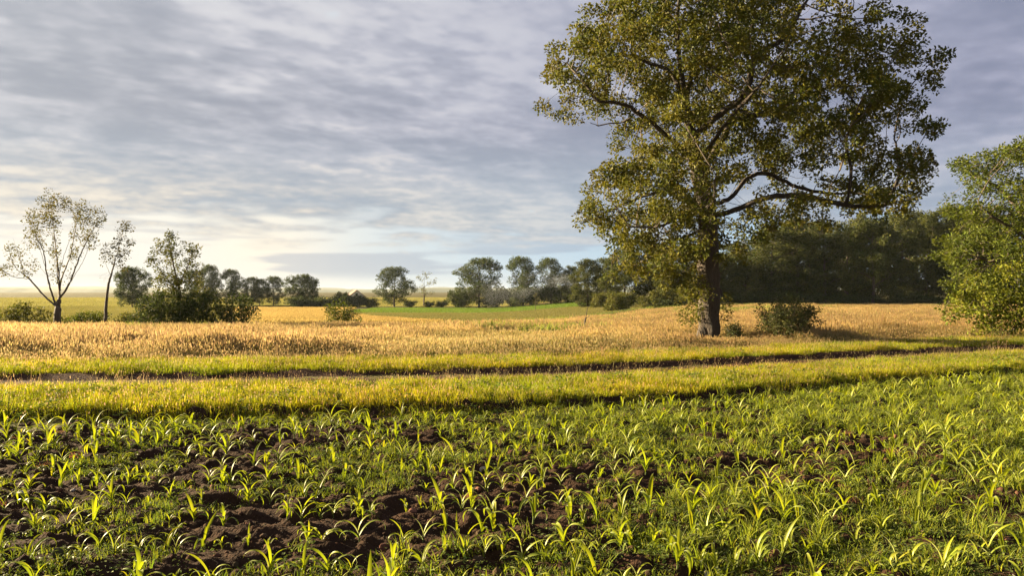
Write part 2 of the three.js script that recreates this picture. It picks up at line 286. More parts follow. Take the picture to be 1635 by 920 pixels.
// ---------------------------------------------------------------- the tall dry meadow
{
  const r = rng(21);
  const green = [[0.15, 0.145, 0.02], [0.20, 0.175, 0.03], [0.11, 0.125, 0.018]], straw = [[0.33, 0.28, 0.075], [0.28, 0.235, 0.065], [0.25, 0.225, 0.04]];
  const heads = { share: 0.7, l: 0.085, w: 0.017, colors: [[0.40, 0.30, 0.14], [0.37, 0.27, 0.13], [0.43, 0.345, 0.13]] };
  const near = [1, 2, 3, 4].map((s) => tuft(300 + s, 64, 0.36, 0.42, 0.0065, [...straw, ...green], 0.3, heads));
  const low = [1, 2].map((s) => tuft(320 + s, 54, 0.32, 0.30, 0.008, [...green, [0.24, 0.20, 0.03]], 0.5, { share: 0.15, l: 0.08, w: 0.02, colors: heads.colors }));
  const far = [1, 2, 3].map((s) => tuft(340 + s, 95, 0.8, 0.42, 0.014, [...straw, straw[0], green[1]], 0.3, { share: 0.7, l: 0.12, w: 0.03, colors: heads.colors }));
  const A = [], B = [], C = [], G = [];
  for (let k = 0; k < 60000; k++) {
    const d = 17 + 105 * Math.pow(r(), 1.35), x = lerp(-1, 1, r()) * (d * 0.70 + 3), z = -d, s = d - fieldEdge(x);
    if (s < 7.3 + 0.9 * fbm(x * 0.5, 8, 2) || d > meadowEnd(x) - 0.3) continue;
    if (Math.hypot(x - 6.92, d - 27.3) < 0.75) continue;
    const wet = fbm(x * 0.13 + 3, z * 0.13 + 8, 3), isFar = d > 44, tone = 0.60 + 0.8 * fbm(x * 0.35, z * 0.35, 3);
    const right = sstep(8, 20, x) * (1 - sstep(9, 13, s));
    const col = [tone * 1.02, tone * (0.97 + 0.1 * (wet - 0.5)), tone];
    const nearOak = Math.hypot(x - 6.6, (d - 26) * 0.8), hh = lerp(0.35, 1, sstep(0.6, 3.2, nearOak)) * (0.72 + 0.5 * r()) * (1 - 0.3 * right) * lerp(0.45, 1, sstep(7.4, 10.2, s)) * (x < 22 ? lerp(0.55, 1, sstep(0, 14, meadowEnd(x) - d)) : 1) * (0.55 + 0.85 * fbm(x * 0.5 + 50, z * 0.5, 3));
    const row = [x, land(x, z) - 0.03, z, r() * 6.28, 0.85 + 0.4 * r(), hh, col];
    if (isFar) { if (r() < 0.62) (wet + (r() - 0.5) * 0.25 > 0.62 ? G : C).push(row); else continue; }
    else if (wet + (r() - 0.5) * 0.3 > 0.58 || r() > sstep(7.8, 11, s) || r() < right) B.push(row); else A.push(row);
    if (!isFar && r() < 0.5) B.push([x + (r() - 0.5) * 0.5, row[1], z + (r() - 0.5) * 0.5, r() * 6.28, 1, hh * 0.9, col]);
  }
  scatter('meadow_grass', near, MAT.blade, A, 'tall dry meadow grass with pinkish tan seed heads', 'grass');
  scatter('meadow_undergrass', low, MAT.blade, B, 'yellow green undergrowth between the dry meadow stalks', 'grass');
  scatter('green_meadow_patches', [1, 2].map((s) => tuft(350 + s, 95, 0.8, 0.36, 0.016, [green[0], green[1], straw[2], [0.17, 0.18, 0.02]], 0.4, { share: 0.2, l: 0.1, w: 0.03, colors: heads.colors })), MAT.blade, G, 'yellow green patches of fresher grass in the far meadow', 'grass');
  scatter('far_meadow_grass', far, MAT.blade, C, 'pale straw coloured meadow reaching to the wood', 'grass');
  // darker green weed patches and tussocks towards the wood and ditch
  const weedy = [1, 2, 3].map((s) => tuft(360 + s, 60, 0.6, 0.5, 0.05, [[0.09, 0.12, 0.025], [0.13, 0.15, 0.03], [0.18, 0.17, 0.04]], 0.6, null)), D = [];
  for (let k = 0; k < 12000; k++) {
    const x = lerp(-45, 70, r()), e = r() < 0.5 ? -0.5 + 4.5 * r() : -55 * r(), d = meadowEnd(x) + e, z = -d;
    if (d < 30 || d - fieldEdge(x) < 12) continue;
    if (e < -0.6 && fbm(x * 0.10 + 60, z * 0.16, 3) < (x > 14 ? 0.555 : 0.60)) continue;
    if (e > -0.6 && fbm(x * 0.2, 4, 2) < 0.42) continue;
    const t = 0.7 + 0.6 * r();
    const up = e < -0.6 ? 1.35 : 1; D.push([x, land(x, z) - 0.05, z, r() * 6.28, 0.8 + 0.7 * r(), (0.6 + 0.6 * r()) * up, [t * up, t * up * 1.05, t]]);
  }
  scatter('ditch_weeds', weedy, MAT.blade, D, 'dark green weeds along the ditch and in the meadow', 'weeds');
}
// ---------------------------------------------------------------- crops on the far fields
{
  const r = rng(31);
  const crop = (name, geos, n, d0, d1, xl, xr, hmul, label, tram) => {
    const out = [];
    for (let k = 0; k < n; k++) {
      const d = lerp(d0, d1, Math.pow(r(), 0.8)), a = xl(d), b = xr(d), x = lerp(a, b, r()), z = -d;
      if (Math.abs(x) > d * 0.72 + 3) continue;
      if (tram) { const w = ((x + d * 0.42 + 500) % 26); if (w < 0.9 || (w > 3.0 && w < 3.9)) continue; }
      const t = 0.85 + 0.3 * fbm(x * 0.08, z * 0.05, 3);
      out.push([x, land(x, z), z, r() * 6.28, 1 + 0.3 * r(), hmul * (0.85 + 0.3 * r()), [t, t, t]]);
    }
    scatter(name, geos, MAT.blade, out, label, 'crop');
  };
  const wheat = [1, 2].map((s) => tuft(400 + s, 90, 1.1, 0.55, 0.03, [[0.36, 0.26, 0.075], [0.40, 0.29, 0.09], [0.33, 0.24, 0.065]], 0.2, { share: 0.7, l: 0.12, w: 0.06, colors: [[0.42, 0.31, 0.105]] }));
  crop('ripe_wheat', wheat, 16000, 67.5, 195, (d) => -d * 0.36, goldRight, 1, 'dense golden wheat standing behind the ditch', true);
  const mown = [1, 2].map((s) => tuft(420 + s, 80, 1.2, 0.22, 0.035, [[0.16, 0.14, 0.035], [0.19, 0.165, 0.045], [0.13, 0.125, 0.03]], 0.5, null));
  crop('mown_grass', mown, 5200, 75, 151, (d) => goldRight(d) + 0.8, () => 28, 1, 'short olive coloured mown grass', false);
  const clover = [1, 2].map((s) => tuft(440 + s, 80, 1.5, 0.3, 0.06, [[0.10, 0.16, 0.014], [0.13, 0.18, 0.016]], 0.6, null));
  crop('clover', clover, 3600, 153.5, 213, () => -37, () => 25, 1, 'low bright green clover', false);
  const past = [1].map((s) => tuft(460 + s, 70, 2.2, 0.4, 0.09, [[0.21, 0.19, 0.045], [0.185, 0.18, 0.04], [0.24, 0.205, 0.06]], 0.4, null));
  crop('pale_grass', mown, 7000, 67, 236, (d) => -d * 0.72, (d) => -d * 0.365, 1.4, 'pale grass of the meadow behind the fanned tree', false);
  crop('pasture_grass', past, 6000, 237, 400, (d) => -d * 0.68, () => 18, 1, 'pale pasture grass beyond the hedge', false);
}

// ---------------------------------------------------------------- maize
function maizePlant(seed) {
  const r = rng(seed), parts = [];
  const S = new Tris(), h = 0.075 + 0.04 * r(), green = [0.20, 0.24, 0.006];
  const ring = []; const stem = vary([0.16, 0.2, 0.05], r, 0.1);
  for (let k = 0; k <= 3; k++) { const t = k / 3, rad = 0.0075 * (1 - 0.45 * t), row = []; for (let j = 0; j < 6; j++) row.push(S.vert(Math.cos(j * 1.0472) * rad, h * t, Math.sin(j * 1.0472) * rad, stem)); ring.push(row); }
  for (let k = 0; k < 3; k++) for (let j = 0; j < 6; j++) { const a = ring[k][j], b = ring[k][(j + 1) % 6], c = ring[k + 1][j], d = ring[k + 1][(j + 1) % 6]; S.tri(a, b, c); S.tri(b, d, c); }
  parts.push(['stalk', S.build()]);
  const n = 4 + Math.floor(r() * 2.4), plane = r() * 6.28;
  for (let k = 0; k < n; k++) {
    const L = new Tris(), last = k >= n - 2, f = k / (n - 1), dir = plane + (k % 2) * Math.PI + (r() - 0.5) * 0.9;
    const len = (0.13 + 0.17 * Math.sin(Math.PI * (0.25 + 0.6 * f))) * (0.85 + 0.35 * r()), w = (0.017 + 0.013 * Math.sin(Math.PI * (0.2 + 0.65 * f))) * (0.9 + 0.25 * r());
    let ang = last ? 1.5 - 0.35 * r() : 1.28 - 0.4 * r(), curl = last ? 0.7 + 1.6 * r() : 1.5 + 2.0 * r();   // starts steep, arches over
    const old = r() < 0.07 ? 1.2 : 1, col = vary([green[0] * old * (0.85 + 0.5 * f), green[1] * (0.9 + 0.35 * f), green[2]], r, 0.14), segs = 9;
    let px = 0, py = h * (0.25 + 0.7 * f), pr = null; const sx = Math.cos(dir), sz = Math.sin(dir), twist = (r() - 0.5) * 1.1;
    for (let s = 0; s <= segs; s++) {
      const t = s / segs, ww = w * Math.pow(Math.sin(Math.PI * Math.min(1, 0.16 + t * 0.5)), 0.8) * (1 - Math.pow(t, 3.2)) * 0.5 + 0.0004, tw = twist * t;
      const nx = -Math.sin(ang), ny = Math.cos(ang), fold = 0.55 * ww * (1 - 0.6 * t), wy = Math.sin(tw) * ww, wc = Math.cos(tw) * ww;
      const cx = sx * px, cz = sz * px, ox = sx * nx * fold, oy = ny * fold, oz = sz * nx * fold;
      const row = [L.vert(cx + sz * wc + ox, py + oy + wy, cz - sx * wc + oz, col), L.vert(cx, py, cz, [col[0] * 1.15, col[1] * 1.1, col[2] * 1.4]), L.vert(cx - sz * wc + ox, py + oy - wy, cz + sx * wc + oz, col)];
      if (pr) for (const q of [0, 1]) { L.tri(pr[q], pr[q + 1], row[q]); L.tri(pr[q + 1], row[q + 1], row[q]); }
      pr = row; const ds = len / segs; px += Math.cos(ang) * ds; py += Math.sin(ang) * ds; ang -= curl * (0.35 + 1.5 * t) / segs * 1.25; if (py < 0.012) { py = 0.012; ang = Math.max(ang, -0.2); }
    }
    const g = L.build(); g.computeVertexNormals(); parts.push(['leaf', g]);
  }
  return parts;
}
const maizeKinds = []; for (let k = 0; k < 26; k++) maizeKinds.push(maizePlant(500 + k * 7));
const maizeSpots = [];
{
  const r = rng(41);
  for (let row = 0; row < 30; row++) for (let k = -130; k < 170; k++) {
    const x0 = k * 0.128 + row * 0.05, x = x0 + (r() - 0.5) * 0.07, d = fieldEdge(x) - 0.75 - row * 0.6 + (r() - 0.5) * 0.11, keep = r(), sz = r(), turn = r() * 6.28;
    if (d < 2.9 || Math.abs(x) > d * 0.70 + 0.5 || keep < 0.02 + 0.26 * fbm(x * 1.2, d * 1.2, 2)) continue;
    maizeSpots.push({ x, d, turn, size: (0.45 + 0.6 * sz) * (0.75 + 0.5 * fbm(x * 0.6, d * 0.6, 2)), kind: Math.floor(r() * 26), tx: (r() - 0.5) * 0.5, tz: (r() - 0.5) * 0.5 });
  }
  maizeSpots.sort((a, b) => a.d - b.d);
  const inView = (m) => { const v = (HY + F * (EYE - 0.12) / m.d); return v < 935 && Math.abs(m.x) < m.d * 0.665 + 0.06; };
  const single = [], mass = [];
  for (const m of maizeSpots) (inView(m) && single.length < 300 ? single : mass).push(m);
  const GROUP = 'young maize plants in the rows of the tilled field', LABEL = 'young maize plant with arching leaves growing from dark soil in a row';
  for (const m of single) {
    const g = thing('maize_plant', m.x, land(m.x, -m.d) + 0.005 + soilRelief(m.x, -m.d) - 0.012, -m.d);
    g.rotation.set(m.tx, m.turn, m.tz); g.scale.setScalar(m.size);
    for (const [n, geo] of maizeKinds[m.kind]) part(n, geo, MAT.maize, g);
    tag(g, LABEL, 'maize plant', GROUP);
  }
  const merged = maizeKinds.map((p) => mergeGeometries(p.map(([, g]) => { const c = g.clone(); if (!c.attributes.normal) c.computeVertexNormals(); return c; })));
  merged.forEach((geo, k) => {
    const mine = mass.filter((m) => m.kind === k);
    scatter('maize_rows', [geo], MAT.maize, mine.map((m) => [m.x, land(m.x, -m.d) + 0.005 + soilRelief(m.x, -m.d) - 0.012, -m.d, m.turn, m.size, m.size, [1, 1, 1], m.tx, m.tz]), 'further rows of small maize plants up to the grass strip', 'maize');
  });
}
// ---------------------------------------------------------------- weeds, clods and dry tufts between the maize
{
  const r = rng(51);
  const weed = [1, 2, 3, 4].map((s) => tuft(600 + s, 26, 0.075, 0.065, 0.007, [[0.15, 0.175, 0.010], [0.19, 0.20, 0.014], [0.10, 0.14, 0.010]], 0.9, null));
  const herb = [1, 2, 3].map((s) => {
    const q = rng(620 + s), T = new Tris();
    for (let k = 0; k < 22; k++) { const a = q() * 6.28, d = Math.sqrt(q()) * 0.06, n = new THREE.Vector3(q() - 0.5, 0.9, q() - 0.5).normalize(), t = new THREE.Vector3(Math.cos(a), 0.3 * q(), Math.sin(a)); t.addScaledVector(n, -t.dot(n)).normalize(); T.leaf(Math.cos(a) * d, 0.01 + 0.045 * q(), Math.sin(a) * d, n, t, 0.016 + 0.016 * q(), 0.009 + 0.008 * q(), vary([0.11, 0.14, 0.018], q, 0.3)); }
    return T.build();
  });
  const tall = [1, 2, 3].map((s) => tuft(640 + s, 16, 0.06, 0.15, 0.008, [[0.19, 0.215, 0.010], [0.22, 0.23, 0.014], [0.14, 0.175, 0.010]], 0.8, null));
  const A = [], B = [], C = [];
  const spot = () => { const d0 = 3 + 15.5 * Math.pow(r(), 0.75), x = lerp(-1, 1, r()) * (d0 * 0.70 + 0.4); return [x, d0]; };
  for (let k = 0; k < 38000; k++) {
    const [x, d] = spot(); if (d > fieldEdge(x) - 0.05) continue;
    const dens = clamp(0.30 + 0.06 * x + 0.045 * (d - 6) + (fbm(x * 0.7 + 9, d * 0.7, 3) - 0.5) * 2.3);
    if (r() > dens) continue;
    const t = 0.75 + 0.5 * r(), row = [x, land(x, -d) + 0.003 + soilRelief(x, -d), -d, r() * 6.28, 0.7 + 0.7 * r(), 0.6 + 0.9 * r(), [t, t, t]];
    const w = r(); if (w < 0.5) A.push(row); else if (w < 0.8) B.push(row); else if (r() < clamp(0.35 + x * 0.12 + (d - 8) * 0.05)) C.push(row);
  }
  scatter('field_weeds', weed, MAT.blade, A, 'low grassy weeds between the maize rows', 'weeds');
  scatter('creeping_weeds', herb, MAT.leaf, B, 'small broad leaved weeds creeping over the soil', 'weeds');
  scatter('weed_grass', tall, MAT.blade, C, 'taller weed grass growing among the maize', 'weeds');
  // clods
  const clod = [1, 2, 3].map((s) => { const g = new THREE.IcosahedronGeometry(1, 1), p = g.attributes.position; for (let i = 0; i < p.count; i++) { const x = p.getX(i), y = p.getY(i), z = p.getZ(i), k = 0.7 + 0.6 * fbm(x * 1.3 + s * 9 + z, y * 1.3 + z * 0.7 + 20, 3); p.setXYZ(i, x * k, y * k * 0.7, z * k); } g.deleteAttribute('uv'); g.computeVertexNormals(); return g; });
  const D = [];
  for (let k = 0; k < 9000; k++) { const [x, d] = spot(); if (d > fieldEdge(x) - 0.1) continue; const s = 0.006 + 0.036 * Math.pow(r(), 4), warm = r(); D.push([x, land(x, -d) + 0.005 + soilRelief(x, -d) + s * 0.25, -d, r() * 6.28, s, s, warm < 0.06 ? [0.15, 0.07, 0.045] : warm < 0.075 ? [0.28, 0.25, 0.22] : [0.045 + 0.03 * r(), 0.03 + 0.012 * r(), 0.02], r(), r()]); }
  scatter('soil_clods', clod, new THREE.MeshPhysicalMaterial({ color: 0xffffff, roughness: 1, specularIntensity: 0.15 }), D, 'loose soil clods and a few pale stones on the tilled earth', 'soil');
  // rusty dry weed clumps
  const dry = [1, 2, 3].map((s) => tuft(660 + s, 44, 0.07, 0.05, 0.006, [[0.22, 0.09, 0.04], [0.19, 0.08, 0.04], [0.28, 0.14, 0.06]], 1.0, null)), E = [];
  for (let k = 0; k < 1500; k++) { const [x, d] = spot(); if (d > fieldEdge(x) - 0.2 || fbm(x * 1.3 + 30, d * 1.3 + 5, 2) < 0.66) continue; E.push([x, land(x, -d) + 0.003 + soilRelief(x, -d), -d, r() * 6.28, 0.7 + 0.6 * r(), 0.6 + 0.7 * r(), [1, 1, 1]]); }
  scatter('dry_weed_tufts', dry, MAT.blade, E, 'rusty brown withered weed tufts on the soil', 'weeds');
}

// ---------------------------------------------------------------- trees: branches grown towards points in the crown
function grow(seed, polylines, pts, o) {
  const step = o.step, X = [], Y = [], Z = [], P = [];
  const add = (x, y, z, p) => { X.push(x); Y.push(y); Z.push(z); P.push(p); return X.length - 1; };
  const nearest = (x, y, z) => { let b = -1, bd = 1e9; for (let i = 0; i < X.length; i++) { const q = (X[i] - x) ** 2 + (Y[i] - y) ** 2 + (Z[i] - z) ** 2; if (q < bd) { bd = q; b = i; } } return b; };
  const r = rng(seed);
  for (const line of polylines) {
    let cur = X.length ? nearest(...line[0]) : add(...line[0], -1);
    const cv = new THREE.CatmullRomCurve3(line.map((p) => new THREE.Vector3(...p)), false, 'centripetal'), n = Math.max(2, Math.round(cv.getLength() / step));
    for (let k = 1; k <= n; k++) { const v = cv.getPoint(k / n); cur = add(v.x + (r() - 0.5) * step * 0.22, v.y + (r() - 0.5) * step * 0.22, v.z + (r() - 0.5) * step * 0.22, cur); }
  }
  const fixed = X.length, N = pts.length, nd = new Int32Array(N), dd = new Float64Array(N).fill(1e9), live = new Uint8Array(N).fill(1);
  let from = 0; const k2 = o.kill ** 2, i2 = o.reach ** 2;
  for (let it = 0; it < (o.iterations ?? 90); it++) {
    for (let a = 0; a < N; a++) if (live[a]) { const p = pts[a]; for (let i = from; i < X.length; i++) { const q = (X[i] - p[0]) ** 2 + (Y[i] - p[1]) ** 2 + (Z[i] - p[2]) ** 2; if (q < dd[a]) { dd[a] = q; nd[a] = i; } } if (dd[a] < k2) live[a] = 0; }
    from = X.length;
    const pull = new Map();
    for (let a = 0; a < N; a++) if (live[a] && dd[a] < i2) { const p = pts[a], i = nd[a], l = Math.sqrt(dd[a]); let v = pull.get(i); if (!v) pull.set(i, v = [0, 0, 0]); v[0] += (p[0] - X[i]) / l; v[1] += (p[1] - Y[i]) / l; v[2] += (p[2] - Z[i]) / l; }
    if (!pull.size) break;
    for (const [i, v] of pull) {
      v[0] += (r() - 0.5) * 0.5; v[1] += (r() - 0.5) * 0.5 + (o.lift ?? 0.1); v[2] += (r() - 0.5) * 0.5;
      const l = Math.hypot(...v) || 1; add(X[i] + v[0] / l * step, Y[i] + v[1] / l * step, Z[i] + v[2] / l * step, i);
    }
    if (X.length > (o.most ?? 14000)) break;
  }
  const n = X.length, kids = Array.from({ length: n }, () => []), R = new Float64Array(n), e = o.pipe ?? 2.3;
  for (let i = 1; i < n; i++) kids[P[i]].push(i);
  for (let i = n - 1; i >= 0; i--) { const s = kids[i].reduce((t, c) => t + R[c] ** e, 0); R[i] = Math.max(o.tip, s ** (1 / e)); }
  const scale = o.trunk / R[0];                                   // bring the foot to its real girth, twig tips unchanged
  const lr = Math.log(R[0] / o.tip) || 1;
  for (let i = 0; i < n; i++) R[i] *= Math.exp(Math.log(scale) * Math.log(R[i] / o.tip) / lr);
  if (o.taper) { const top = Math.max(...Y); for (let i = 0; i < n; i++) R[i] = Math.max(o.tip * 0.7, R[i] * lerp(1, o.taper, clamp(Y[i] / top * 1.4))); }
  return { X, Y, Z, P, R, kids, n, fixed };
}
function tubes(t, chains, sides, flare = 0, uvs = 1) {              // skins chains of nodes
  const pos = [], uv = [], idx = [], v = new THREE.Vector3(), a = new THREE.Vector3(), b = new THREE.Vector3();
  for (const ch of chains) {
    const m = Math.max(3, sides(t.R[ch[ch.length > 1 ? 1 : 0]])); let base = -1, run = 0;
    for (let k = 0; k < ch.length; k++) {
      const i = ch[k], p = ch[Math.max(0, k - 1)], q = ch[Math.min(ch.length - 1, k + 1)];
      v.set(t.X[q] - t.X[p], t.Y[q] - t.Y[p], t.Z[q] - t.Z[p]).normalize();
      a.set(Math.abs(v.y) > 0.9 ? 1 : 0, Math.abs(v.y) > 0.9 ? 0 : 1, 0).cross(v).normalize(); b.crossVectors(v, a);
      if (k) run += Math.hypot(t.X[i] - t.X[p], t.Y[i] - t.Y[p], t.Z[i] - t.Z[p]);
      const rad0 = k === 0 && ch.length > 1 ? Math.min(t.R[i], t.R[ch[1]] * 1.25) : t.R[i], nb = pos.length / 3;
      for (let j = 0; j <= m; j++) {
        const an = j / m * Math.PI * 2, c = Math.cos(an), s = Math.sin(an);
        let rad = rad0; if (flare) { const y = t.Y[i]; rad *= 1 + flare * Math.exp(-Math.max(0, y) / 0.28) * (0.75 + 0.5 * Math.sin(an * 5 + 1)) + 0.07 * Math.sin(an * 4 + y * 1.3) + 0.09 * (fbm(c * 1.6 + 8, s * 1.6 + y * 0.8, 3) - 0.5) * 2; }
        pos.push(t.X[i] + (a.x * c + b.x * s) * rad, t.Y[i] + (a.y * c + b.y * s) * rad, t.Z[i] + (a.z * c + b.z * s) * rad); uv.push(j / m * uvs, run * 0.5);
      }
      if (base >= 0) for (let j = 0; j < m; j++) { const e = base + j, f = nb + j; idx.push(e, e + 1, f, e + 1, f + 1, f); }
      base = nb;
    }
  }
  const g = new THREE.BufferGeometry(); g.setAttribute('position', new THREE.BufferAttribute(new Float32Array(pos), 3)); g.setAttribute('uv', new THREE.BufferAttribute(new Float32Array(uv), 2)); g.setIndex(idx); g.computeVertexNormals(); return g;
}
function chainsOf(t, keep) {                                         // follow the thickest child; side shoots start chains of their own
  const out = [], stack = [[0, -1]];
  while (stack.length) {
    let [i, p] = stack.pop(); const ch = p >= 0 ? [p, i] : [i];
    while (true) { const ks = t.kids[i].filter((k) => keep(t.R[k])); if (!ks.length) break; ks.sort((x, y) => t.R[y] - t.R[x]); for (const k of ks.slice(1)) stack.push([k, i]); i = ks[0]; ch.push(i); }
    if (ch.length > 1) out.push(ch);
  }
  return out;
}
const TN = new THREE.Vector3(), TT = new THREE.Vector3();
function foliage(seed, t, o) {                                      // leaves round every twig
  const r = rng(seed), T = new Tris(), lim = o.twig, deep = new Int32Array(t.n);
  for (let i = t.n - 1; i > 0; i--) deep[t.P[i]] = Math.max(deep[t.P[i]], deep[i] + 1);
  for (let i = 1; i < t.n; i++) {
    if (t.R[i] > lim || (o.from && t.Y[i] < o.from) || (o.tips && deep[i] >= o.tips)) continue;
    const tip = t.kids[i].length === 0, cnt = Math.round(o.per * (tip ? 1.5 : 1) * (0.6 + 0.8 * r())), base = pick(o.colors, r);
    if (o.bare && r() < o.bare) continue;
    for (let k = 0; k < cnt; k++) {
      const s = o.spread * Math.cbrt(r()), a = r() * 6.283, u = r() * 2 - 1, q = Math.sqrt(1 - u * u);
      TN.set(r() - 0.5, (r() - 0.5) + (o.flat ?? 0.35), r() - 0.5).normalize(); TT.set(q * Math.cos(a), u - 0.15, q * Math.sin(a)); TT.addScaledVector(TN, -TT.dot(TN)).normalize();
      const l = o.leaf * (0.65 + 0.7 * r());
      T.leaf(t.X[i] + q * Math.cos(a) * s, t.Y[i] + u * s * 0.8, t.Z[i] + q * Math.sin(a) * s, TN, TT, l, l * (o.wide ?? 0.62), vary(base, r, 0.22));
    }
  }
  return T.build();
}
function blob(r, n, x, y, z, rx, ry = rx, rz = rx, hollow = 0) { const out = []; while (out.length < n) { const a = r() * 2 - 1, b = r() * 2 - 1, c = r() * 2 - 1, q = a * a + b * b + c * c; if (q > 1 || q < hollow) continue; out.push([x + a * rx, y + b * ry, z + c * rz]); } return out; }

// ---------------------------------------------------------------- the great oak
{
  const d = 27.3, M = d / F, bx = (1131 - CX) / F * d, by = land(bx, -d), r = rng(71);
  const L = (px, py, z = 0) => [(px - 1131) * M, rowY(py, d) - by, -z];      // own axes: metres from the foot of the trunk
  const root = thing('oak_tree', bx, by, -d);
  tag(root, 'tall broad oak with a sunlit yellow green crown standing in the meadow', 'tree');
  const lines = [
    [L(1131, 552), L(1132, 500), L(1131, 440), L(1130, 390), L(1127, 335), L(1114, 270), L(1104, 215), L(1095, 160), L(1086, 105), L(1082, 40), L(1090, -35)],
    [L(1124, 320), L(1150, 322, 0.3), L(1180, 308, 0.7), L(1208, 276, 1.0), L(1245, 270, 1.2), L(1288, 290, 1.2), L(1345, 300, 1.4), L(1420, 300, 1.2)],
    [L(1129, 350), L(1165, 338, -0.6), L(1210, 322, -1.3), L(1255, 322, -1.6), L(1310, 338, -2.0), L(1370, 338, -1.9), L(1430, 322, -1.8)],
    [L(1112, 262), L(1070, 232, -0.6), L(1024, 202, -1.1), L(988, 180, -1.2), L(948, 172, -1.0), L(905, 160, -0.9)],
    [L(1098, 180), L(1075, 110, 0.5), L(1048, 88, 1.0), L(1010, 72, 1.2), L(965, 80, 1.2)],
    [L(1104, 220), L(1140, 190, -0.8), L(1172, 165, -1.4), L(1182, 115, -1.6), L(1225, 85, -1.7), L(1255, 35, -1.8)],
    [L(1116, 285), L(1165, 215, 1.0), L(1195, 175, 1.5), L(1250, 160, 2.0), L(1310, 135, 2.2), L(1380, 110, 2.0), L(1450, 128, 1.6)],
    [L(1100, 200), L(1112, 120, 1.2), L(1140, 60, 1.8), L(1165, -10, 2.0)],
    [L(1120, 300), L(1060, 300, 1.4), L(1010, 315, 2.2), L(965, 335, 2.2)],
    [L(1126, 335), L(1080, 345, -1.2), L(1035, 370, -2.0), L(990, 372, -2.4)],
    [L(1110, 255), L(1090, 225, 2.6), L(1060, 200, 4.2)], [L(1112, 262), L(1130, 220, -2.4), L(1150, 190, -4.2)],
    [L(1125, 330), L(1160, 320, 2.4), L(1190, 300, 4.4)], [L(1126, 335), L(1110, 330, -2.5), L(1090, 310, -4.4)],
    [L(1128, 362), L(1085, 385, 1.2), L(1050, 410, 1.8), L(1015, 425, 2.0)],
    [L(1370, 338, -1.9), L(1398, 300, -1.5), L(1412, 262, -1.0), L(1410, 228, -0.8)], [L(1345, 300, 1.4), L(1362, 265, 1.2), L(1370, 230, 1.0), L(1360, 190, 0.8)], [L(1380, 110, 2.0), L(1395, 150, 1.4), L(1412, 185, 0.9)], [L(1420, 300, 1.2), L(1448, 290, 0.8), L(1472, 284, 0.4)], [L(948, 172, -1.0), L(930, 140, -0.6), L(905, 105, -0.4)], [L(1310, 338, -2.0), L(1312, 300, -2.4), L(1300, 255, -2.6)],
    [L(1236, 322, -1.4), L(1225, 350, -1.2), L(1228, 372, -1.0)],
  ];
  // clumps of the crown: px, py, radius in px
  const C = [[872, 157, 16], [900, 150, 28], [925, 150, 30], [880, 108, 24], [905, 95, 34], [935, 60, 26], [955, 150, 36], [945, 95, 42], [985, 60, 45], [992, 125, 45], [985, 15, 40], [1030, 20, 50], [1080, 10, 55], [1040, 75, 48], [1095, 70, 50], [1150, 20, 55], [1220, 10, 55], [1280, 15, 45], [1308, 4, 20], [1150, 85, 48], [1210, 80, 48], [1268, 72, 42],
    [1000, -30, 45], [1080, -50, 50], [1160, -60, 52], [1240, -40, 48], [1325, 78, 34], [1352, 45, 26], [1385, 62, 20], [1340, 120, 40], [1392, 112, 36], [1432, 125, 30], [1466, 136, 18], [1484, 143, 9], [1296, 128, 42], [1400, 165, 36], [1425, 195, 22], [1360, 185, 44], [1300, 195, 44], [1408, 225, 32], [1416, 255, 28], [1380, 268, 30], [1442, 276, 26], [1470, 288, 20], [1483, 275, 10], [1405, 302, 36], [1445, 312, 26], [1340, 305, 30], [1345, 256, 20], [1302, 252, 24], [1262, 240, 24], [1300, 288, 26], [1285, 262, 22], [1240, 248, 26], [1320, 336, 22], [1268, 338, 20],
    [1405, 335, 32], [1440, 338, 20], [1355, 338, 26], [1180, 345, 28], [1215, 350, 22], [1245, 345, 22], [1225, 372, 18],
    [1025, 175, 34], [1012, 205, 24], [1050, 225, 40], [1005, 268, 34], [968, 275, 24], [962, 310, 28], [940, 340, 26], [972, 350, 32], [985, 372, 30], [1015, 315, 48], [1070, 270, 48], [1080, 335, 50], [1040, 372, 40], [1012, 398, 26], [985, 398, 16], [1060, 408, 38], [1095, 388, 36], [1035, 428, 34], [1000, 432, 28], [1068, 445, 26], [978, 440, 20],
    [1120, 110, 48], [1110, 170, 44], [1060, 145, 42], [1145, 205, 46], [1185, 150, 46], [1190, 225, 44], [1240, 180, 46], [1250, 130, 44], [1165, 385, 22], [1110, 300, 40]];
  const pts = [];
  for (const [px, py, rad] of C) {
    const ex = (px - 1165) / 330, ey = (py - 170) / 290, half = 5.6 * Math.sqrt(Math.max(0.02, 1 - ex * ex - ey * ey)), n = 1 + Math.round(half / 1.8);
    for (let k = 0; k < n; k++) {
      const z = n === 1 ? (r() - 0.5) * 1.4 : lerp(-half, half, (k + 0.5 + (r() - 0.5) * 0.7) / n), j = n > 1 ? 12 : 2, p = L(px + (r() - 0.5) * 2 * j, py + (r() - 0.5) * 2 * j, 0), R = rad * M * (0.68 + 0.3 * r());
      pts.push(...blob(r, Math.round(8 + 26 * R * R), p[0], p[1], z, R, R * 0.85, R, 0.1));
    }
  }
  const t = grow(72, lines, pts, { step: 0.25, kill: 0.30, reach: 3.4, tip: 0.006, trunk: 0.355, pipe: 2.25, lift: 0.12, iterations: 60 });
  const thick = chainsOf(t, (q) => q > 0.035);
  part('trunk', tubes(t, [thick[0]], () => 22, 0.35, 3), MAT.bark, root);
  for (const ch of thick.slice(1).filter((c) => c.length > 5)) part('limb', tubes(t, [ch], (q) => (q > 0.1 ? 10 : 7), 0, 2), MAT.bark, root);
